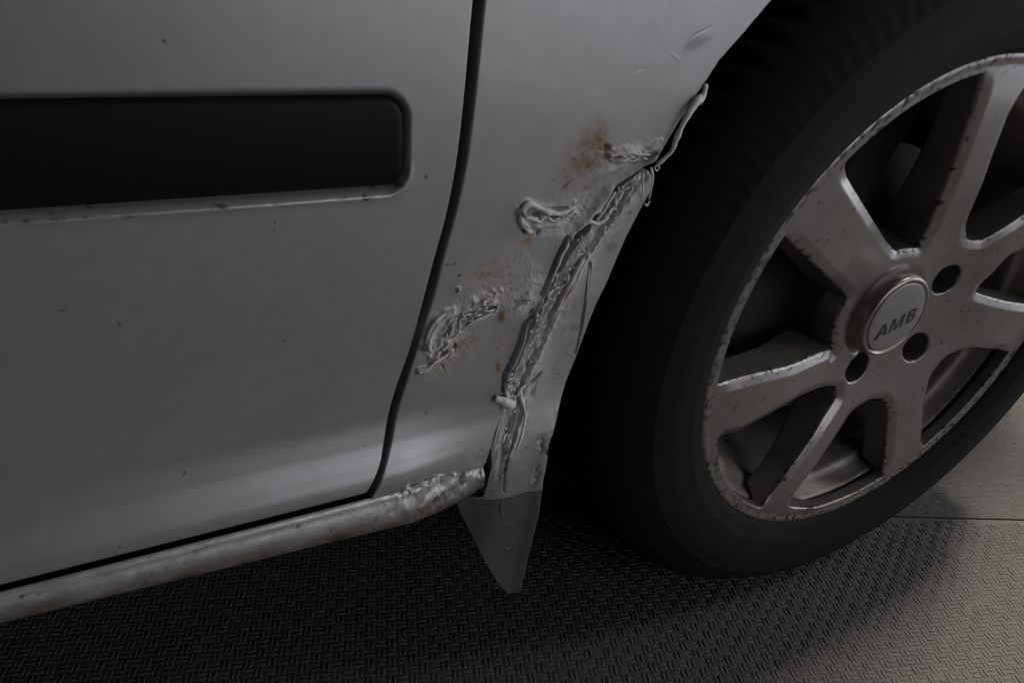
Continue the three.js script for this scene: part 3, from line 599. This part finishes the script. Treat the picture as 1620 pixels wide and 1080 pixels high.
const WIN = [
  [[1338, 262], [1368, 225], [1440, 163], [1500, 128], [1557, 107], [1548, 150], [1531, 200], [1499, 290], [1470, 360], [1447, 398], [1430, 402], [1413, 392], [1385, 352], [1356, 304]],
  [[1232, 368], [1190, 428], [1148, 510], [1122, 604], [1150, 604], [1200, 590], [1270, 570], [1325, 548], [1347, 520], [1347, 486], [1334, 462], [1300, 430], [1262, 394]],
  [[1136, 697], [1165, 684], [1200, 665], [1260, 630], [1305, 612], [1322, 612], [1322, 630], [1300, 665], [1250, 740], [1193, 815], [1150, 790]],
  [[1250, 800], [1300, 722], [1345, 655], [1375, 633], [1397, 632], [1405, 650], [1402, 700], [1392, 768], [1330, 800]],
  [[1462, 712], [1462, 645], [1473, 595], [1500, 562], [1535, 551], [1580, 553], [1606, 562], [1560, 620], [1510, 672]],
  [[1546, 462], [1552, 450], [1570, 434], [1600, 404], [19, 196, 0], [8, 197, 0], [-3, 196, 0], [-1.5, 150, 0], [1570, 470]],
  [[1532, 378], [1531, 350], [1570, 250], [1598, 178], [80, 196, 0], [60, 198, 0], [36, 196, 0], [37, 150, 0], [1580, 365], [1552, 380]],
].map(p => windowPoly(p));
const LUG = [[1495, 441], [1445, 547], [1357, 582]].map(p => { const z = faceZ(0.057), q = onPlane(...p, z); return [q.x, q.y - WY]; });
{ // complete the circle of five
  const r = LUG.reduce((s, p) => s + Math.hypot(...p), 0) / 3, a = LUG.map(p => Math.atan2(p[1], p[0])), a0 = (a[0] + (a[1] + 1.2566) + (a[2] + 2.5133)) / 3;
  for (let k = 3; k < 3; k++) LUG[k] = [r * Math.cos(a0 - k * 1.25664), r * Math.sin(a0 - k * 1.25664)];
}
function polySD(P, x, y) {                                      // > 0 inside
  let d = 1e9, ins = false;
  for (let i = 0, j = P.length - 1; i < P.length; j = i++) {
    const [ax, ay] = P[j], [bx, by] = P[i], dx = bx - ax, dy = by - ay, t = clamp(((x - ax) * dx + (y - ay) * dy) / (dx * dx + dy * dy || 1e-12));
    const ex = x - ax - dx * t, ey = y - ay - dy * t; d = Math.min(d, ex * ex + ey * ey);
    if ((ay > y) !== (by > y) && x < (bx - ax) * (y - ay) / (by - ay) + ax) ins = !ins;
  }
  return (ins ? 1 : -1) * Math.sqrt(d);
}
{ // surface nets over the wheel face
  const h = 0.0012, R = 0.2115, nx = Math.ceil(2 * R / h) + 1, z0 = -0.066, nzz = Math.ceil(0.074 / h) + 1;
  const D2 = new Float32Array(nx * nx), HT = new Float32Array(nx * nx), LG = new Float32Array(nx * nx), RR = new Float32Array(nx * nx);
  for (let j = 0; j < nx; j++) for (let i = 0; i < nx; i++) {
    const x = -R + i * h, y = -R + j * h, r = Math.hypot(x, y), k = j * nx + i; RR[k] = r;
    let d = 0.05; if (r < 0.213) for (const P of WIN) d = Math.min(d, -polySD(P, x, y));
    D2[k] = d;
    let lg = 1; for (const [lx, ly] of LUG) lg = Math.min(lg, Math.hypot(x - lx, y - ly)); LG[k] = lg;
    // spokes: crowned, with a sloping flank beside each window; thin lip at the rim
    let z = faceZ(r) - 0.0032 * (1 - clamp(d / 0.008)) * ss(0.197, 0.18, r) * ss(0.04, 0.06, r);
    z += 0.0012 * ss(0.200, 0.2045, r) - 0.0016 * ss(0.206, 0.2085, r);
    HT[k] = z;
  }
  const f = (i, j, l) => {
    const k = j * nx + i, z = z0 + l * h, r = RR[k], t = HT[k];
    const thick = lerp(0.036, 0.024, ss(0.06, 0.17, r)) - 0.013 * ss(0.186, 0.197, r);
    const depth = t - z;
    let v = Math.max(z - t, (t - thick) - z, r - 0.2085);
    const w = -(D2[k] + Math.max(0, depth) * 0.10);            // slight draft in the windows
    const kk = 0.0014, hh = clamp(0.5 + 0.5 * (v - w) / kk); v = lerp(w, v, hh) + kk * hh * (1 - hh);
    const lv = Math.max(0.0140 - LG[k], -(depth + 0.001) - 0.0); const lug = Math.min(0.0140 - LG[k], 0.5);
    if (lug > -0.006 && depth < 0.030) v = Math.max(v, Math.min(lug, 0.026 - depth + 0.0));
    v = Math.max(v, 0.020 - r);
    return v;
  };
  const val = new Float32Array(nx * nx * nzz);
  for (let l = 0; l < nzz; l++) for (let j = 0; j < nx; j++) for (let i = 0; i < nx; i++) val[(l * nx + j) * nx + i] = f(i, j, l);
  const vid = new Int32Array(nx * nx * nzz).fill(-1), pos = [], cols = [], idx = [];
  const off = [0, 1, nx, nx + 1, nx * nx, nx * nx + 1, nx * nx + nx, nx * nx + nx + 1];
  const ed = [[0, 1], [2, 3], [4, 5], [6, 7], [0, 2], [1, 3], [4, 6], [5, 7], [0, 4], [1, 5], [2, 6], [3, 7]];
  for (let l = 0; l < nzz - 1; l++) for (let j = 0; j < nx - 1; j++) for (let i = 0; i < nx - 1; i++) {
    const b = (l * nx + j) * nx + i; let mask = 0; for (let c = 0; c < 8; c++) if (val[b + off[c]] < 0) mask |= 1 << c;
    if (mask === 0 || mask === 255) continue;
    let sx = 0, sy = 0, sz = 0, n = 0;
    for (const [p, q] of ed) {
      const va = val[b + off[p]], vb = val[b + off[q]]; if ((va < 0) === (vb < 0)) continue;
      const t = va / (va - vb), px = lerp(p & 1, q & 1, t), py = lerp((p >> 1) & 1, (q >> 1) & 1, t), pz = lerp(p >> 2, q >> 2, t);
      sx += px; sy += py; sz += pz; n++;
    }
    const x = -R + (i + sx / n) * h, y = -R + (j + sy / n) * h, z = z0 + (l + sz / n) * h;
    vid[b] = pos.length / 3; pos.push(x, y, z);
    const r = Math.hypot(x, y), p = fbm(x * 28, y * 28, 3), g = fbm(x * 130, y * 130, z * 60);
    const c = [0.29, 0.283, 0.272]; const dirt = clamp(0.28 + 0.55 * p + 0.45 * g + 0.25 * noise(x * 600, y * 600, 3)) * 0.6;
    for (let k = 0; k < 3; k++) c[k] = lerp(c[k], [0.16, 0.14, 0.118][k], dirt);
    const lip = ss(0.196, 0.203, r), ang = Math.atan2(y, x);
    const onFace = ss(-0.0035, -0.0015, z - HT[Math.round((y + R) / h) * nx + Math.round((x + R) / h)]);
    const chip = onFace * ss(0.08, 0.26, noise(x * 190, y * 190, 7) + 0.5 * noise(x * 420, y * 420, 2)) * lip * ss(-0.5, 0.2, noise(ang * 3, 0, 5));
    const d2 = D2[Math.round((y + R) / h) * nx + Math.round((x + R) / h)];
    const nick = onFace * ss(0.26, 0.42, noise(x * 210, y * 210, 31) + 0.4 * noise(x * 50, y * 50, 3)) * ss(0.0045, 0.001, Math.abs(d2 - 0.001)) * 0.9;
    const spot = onFace * ss(0.54, 0.66, noise(x * 260, y * 260, 41) + 0.3 * noise(x * 40, y * 40, 8));
    const k2 = Math.max(chip, nick, spot * 0.8); for (let k = 0; k < 3; k++) c[k] = lerp(c[k], [0.03, 0.027, 0.024][k], k2);
    cols.push(...c);
  }
  const NX = nx, NXY = nx * nx;
  for (let l = 1; l < nzz - 1; l++) for (let j = 1; j < nx - 1; j++) for (let i = 1; i < nx - 1; i++) {
    const b = l * NXY + j * NX + i, v0 = val[b];
    const quad = (a, b2, c, d, flip) => { if (a < 0 || b2 < 0 || c < 0 || d < 0) return; if (flip) idx.push(a, c, b2, a, d, c); else idx.push(a, b2, c, a, c, d); };
    let v1 = val[b + 1]; if ((v0 < 0) !== (v1 < 0)) quad(vid[b - NX - NXY], vid[b - NXY], vid[b], vid[b - NX], v0 >= 0);
    v1 = val[b + NX]; if ((v0 < 0) !== (v1 < 0)) quad(vid[b - 1 - NXY], vid[b - 1], vid[b], vid[b - NXY], v0 >= 0);
    v1 = val[b + NXY]; if ((v0 < 0) !== (v1 < 0)) quad(vid[b - 1 - NX], vid[b - NX], vid[b], vid[b - 1], v0 >= 0);
  }
  const g = new THREE.BufferGeometry(); g.setAttribute('position', new THREE.Float32BufferAttribute(pos, 3)); g.setAttribute('color', new THREE.Float32BufferAttribute(cols, 3)); g.setIndex(idx); g.computeVertexNormals();
  mesh('spoked_rim', g, M.alloy, wheel, 'silver alloy spokes with brown brake dust and chipped lip');
  console.log('rim tris', idx.length / 3);
}
function lathe(prof, seg, colf) {
  const g = new THREE.LatheGeometry(prof.map(([r, z]) => new THREE.Vector2(r, z)), seg); g.rotateX(Math.PI / 2);
  if (colf) { const p = g.attributes.position, c = []; for (let i = 0; i < p.count; i++) c.push(...colf(p.getX(i), p.getY(i), p.getZ(i))); g.setAttribute('color', new THREE.Float32BufferAttribute(c, 3)); }
  return g;
}
{ // barrel of the rim behind the spokes
  const g = lathe([[0.2055, -0.004], [0.2040, -0.010], [0.1975, -0.0125], [0.1945, -0.016], [0.1930, -0.026], [0.1870, -0.030], [0.1830, -0.034], [0.1780, -0.060], [0.1740, -0.078], [0.1745, -0.12], [0.183, -0.135], [0.190, -0.172], [0.203, -0.176]], 160, (x, y, z) => {
    const a = Math.atan2(y, x), k = clamp(0.45 + 0.7 * fbm(a * 5, z * 40, 2) + 0.4 * fbm(a * 30, z * 160, 5)); return [lerp(0.36, 0.17, k), lerp(0.345, 0.14, k), lerp(0.325, 0.11, k)];
  });
  mesh('rim_barrel', g, M.alloyIn, wheel, 'dirty inner barrel of the alloy rim');
  // hub ring and centre cap
  const hub = lathe([[0.043, -0.031], [0.0390, -0.0245], [0.0378, -0.0215], [0.0376, -0.0170], [0.0372, -0.0130], [0.0364, -0.0106], [0.0345, -0.0095], [0.0335, -0.0098], [0.0325, -0.0118], [0.028, -0.0120]], 72, (x, y) => { const k = clamp(0.35 + 0.8 * fbm(x * 60, y * 60, 6)); return [lerp(0.38, 0.2, k), lerp(0.36, 0.17, k), lerp(0.34, 0.14, k)]; });
  mesh('hub_ring', hub, M.alloy, wheel);
  const cap = lathe([[0.0318, -0.0125], [0.0316, -0.0102], [0.0306, -0.0092], [0.020, -0.0086], [0.0001, -0.0084]], 64);
  const capM = mesh('hub_cap', cap, M.cap, wheel, 'round grey centre cap with dark worn letters');
  const font = await new FontLoader().loadAsync('fonts/droid/droid_sans_bold.typeface.json');
  const tg = new TextGeometry('AMB', { font, size: 0.0125, depth: 0.0006, curveSegments: 5, bevelEnabled: false });
  tg.computeBoundingBox(); const bb = tg.boundingBox; tg.translate(-(bb.min.x + bb.max.x) / 2, -(bb.min.y + bb.max.y) / 2, 0);
  { const p = tg.attributes.position; for (let i = 0; i < p.count; i++) p.setXYZ(i, p.getX(i) * 1.18 + 0.22 * p.getY(i), p.getY(i), p.getZ(i)); tg.computeVertexNormals(); }
  tg.rotateZ(0.30); tg.translate(0.0005, -0.0045, -0.0089);
  mesh('lettering', tg, M.ink, wheel);
  for (const [lx, ly] of LUG) { const b = new THREE.CylinderGeometry(0.0082, 0.0085, 0.012, 6); b.rotateX(Math.PI / 2); b.translate(lx, ly, -0.046); mesh('wheel_bolt', b, M.steel, wheel); }
}
{ // brake behind the spokes
  const disc = lathe([[0.055, -0.040], [0.062, -0.042], [0.064, -0.066], [0.075, -0.070], [0.128, -0.070], [0.1285, -0.071], [0.1285, -0.085], [0.06, -0.085]], 72);
  mesh('brake_disc', disc, M.steel, wheel);
  const cal = new RoundedBoxGeometry(0.05, 0.12, 0.06, 3, 0.008); cal.translate(-0.075, 0.095, -0.085); cal.rotateZ(-0.35);
  mesh('brake_caliper', cal, M.black, wheel);
}

// ---------------------------------------------------------------- bay lamp, plus a fill lamp and light panels added for the car (out of frame)
{
  const wallM = new THREE.MeshStandardMaterial({ color: new THREE.Color().setRGB(0.25, 0.25, 0.25), roughness: 0.95 });
  const c = mesh('added_ceiling', new THREE.BoxGeometry(3.4, 0.08, 3.0), wallM, scene); c.position.set(1.6, 3.26, 0);  // unseen slab, added to hold the lamps
  structure(c, 'plain grey ceiling slab added to carry two lamps above the front of the car', 'added_ceiling');
  LAMPS.forEach((L, n) => {
    const t = new THREE.Group(); t.name = n ? 'fill_lamp' : 'bay_lamp'; t.position.set(...L.p); scene.add(t);
    t.userData = { label: n ? 'wide square fill lamp added ahead of the car' : 'small square ceiling lamp above the bonnet', category: 'lamp' };
    const hg = new RoundedBoxGeometry(L.w + 0.04, 0.066, L.w + 0.04, 2, 0.008); hg.translate(0, 0.0345, 0); mesh('housing', hg, M.trim, t);
    const dg = new THREE.BoxGeometry(L.w, 0.006, L.w); dg.translate(0, -0.003, 0);
    mesh('diffuser', dg, new THREE.MeshStandardMaterial({ color: 0xffffff, emissive: new THREE.Color(L.c), emissiveIntensity: 1.0, roughness: 0.6 }), t);
  });
  {
    const { p, w, h } = FRONT_PANEL_L, g = new THREE.Group(); g.name = 'front_light_panel'; g.position.set(p[0], -0.0035, p[2]); scene.add(g);  // unseen glowing panel with a frame, added as front light
    g.userData = { label: 'tall glowing panel added ahead of the car to brighten the wheel', category: 'door' };
    const y0 = p[1] - h / 2 + 0.0035, pg = new THREE.BoxGeometry(0.02, h, w); pg.translate(0, y0 + h / 2, 0);
    mesh('glow_pane', pg, new THREE.MeshStandardMaterial({ color: 0xffffff, emissive: new THREE.Color(FRONT_PANEL_L.c), emissiveIntensity: 0.8, roughness: 0.6 }), g);
    for (const k of [-1, 1]) { const f = new THREE.BoxGeometry(0.08, y0 + h + 0.06, 0.06); f.translate(0, (y0 + h + 0.06) / 2, k * (w / 2 + 0.031)); mesh('frame', f, M.trim, g); }
    for (const y of [y0 - 0.024, y0 + h + 0.031]) { const f = new THREE.BoxGeometry(0.08, y < 1 ? 0.046 : 0.06, w); f.translate(0, y, 0); mesh('frame', f, M.trim, g); }
  }
  const { p, w, h } = SIDE_PANEL_L, yb = p[1] - h / 2;
  const wl = mesh('added_wall', new THREE.BoxGeometry(w + 0.6, yb - 0.062, 0.12), wallM, scene); wl.position.set(p[0], (yb - 0.062) / 2 - 0.0035, p[2] + 0.03);  // unseen low base, added under the glowing side panel
  structure(wl, 'low grey wall added to carry the light panel beside the car', 'added_wall');
  const wn = new THREE.Group(); wn.name = 'window'; wn.position.set(p[0], yb, p[2]); scene.add(wn);  // unseen glowing panel with a frame, added to light the car side
  wn.userData = { label: 'wide light panel added beside the car on the low grey wall', category: 'window' };
  const pg = new THREE.BoxGeometry(w, h, 0.02); pg.translate(0, h / 2, 0);
  mesh('glow_pane', pg, new THREE.MeshStandardMaterial({ color: 0xffffff, emissive: new THREE.Color(SIDE_PANEL_L.c), emissiveIntensity: 0.43, roughness: 0.6 }), wn);
  for (const s of [-1, 1]) { const g = new THREE.BoxGeometry(0.06, h + 0.12, 0.08); g.translate(s * (w / 2 + 0.032), h / 2, 0); mesh('frame', g, M.trim, wn); }
  for (const yy of [-0.031, h + 0.031]) { const g = new THREE.BoxGeometry(w, 0.06, 0.08); g.translate(0, yy, 0); mesh('frame', g, M.trim, wn); }
}
scene.traverse(o => { if (o.isMesh) o.castShadow = o.receiveShadow = true; });
renderer.render(scene, camera);
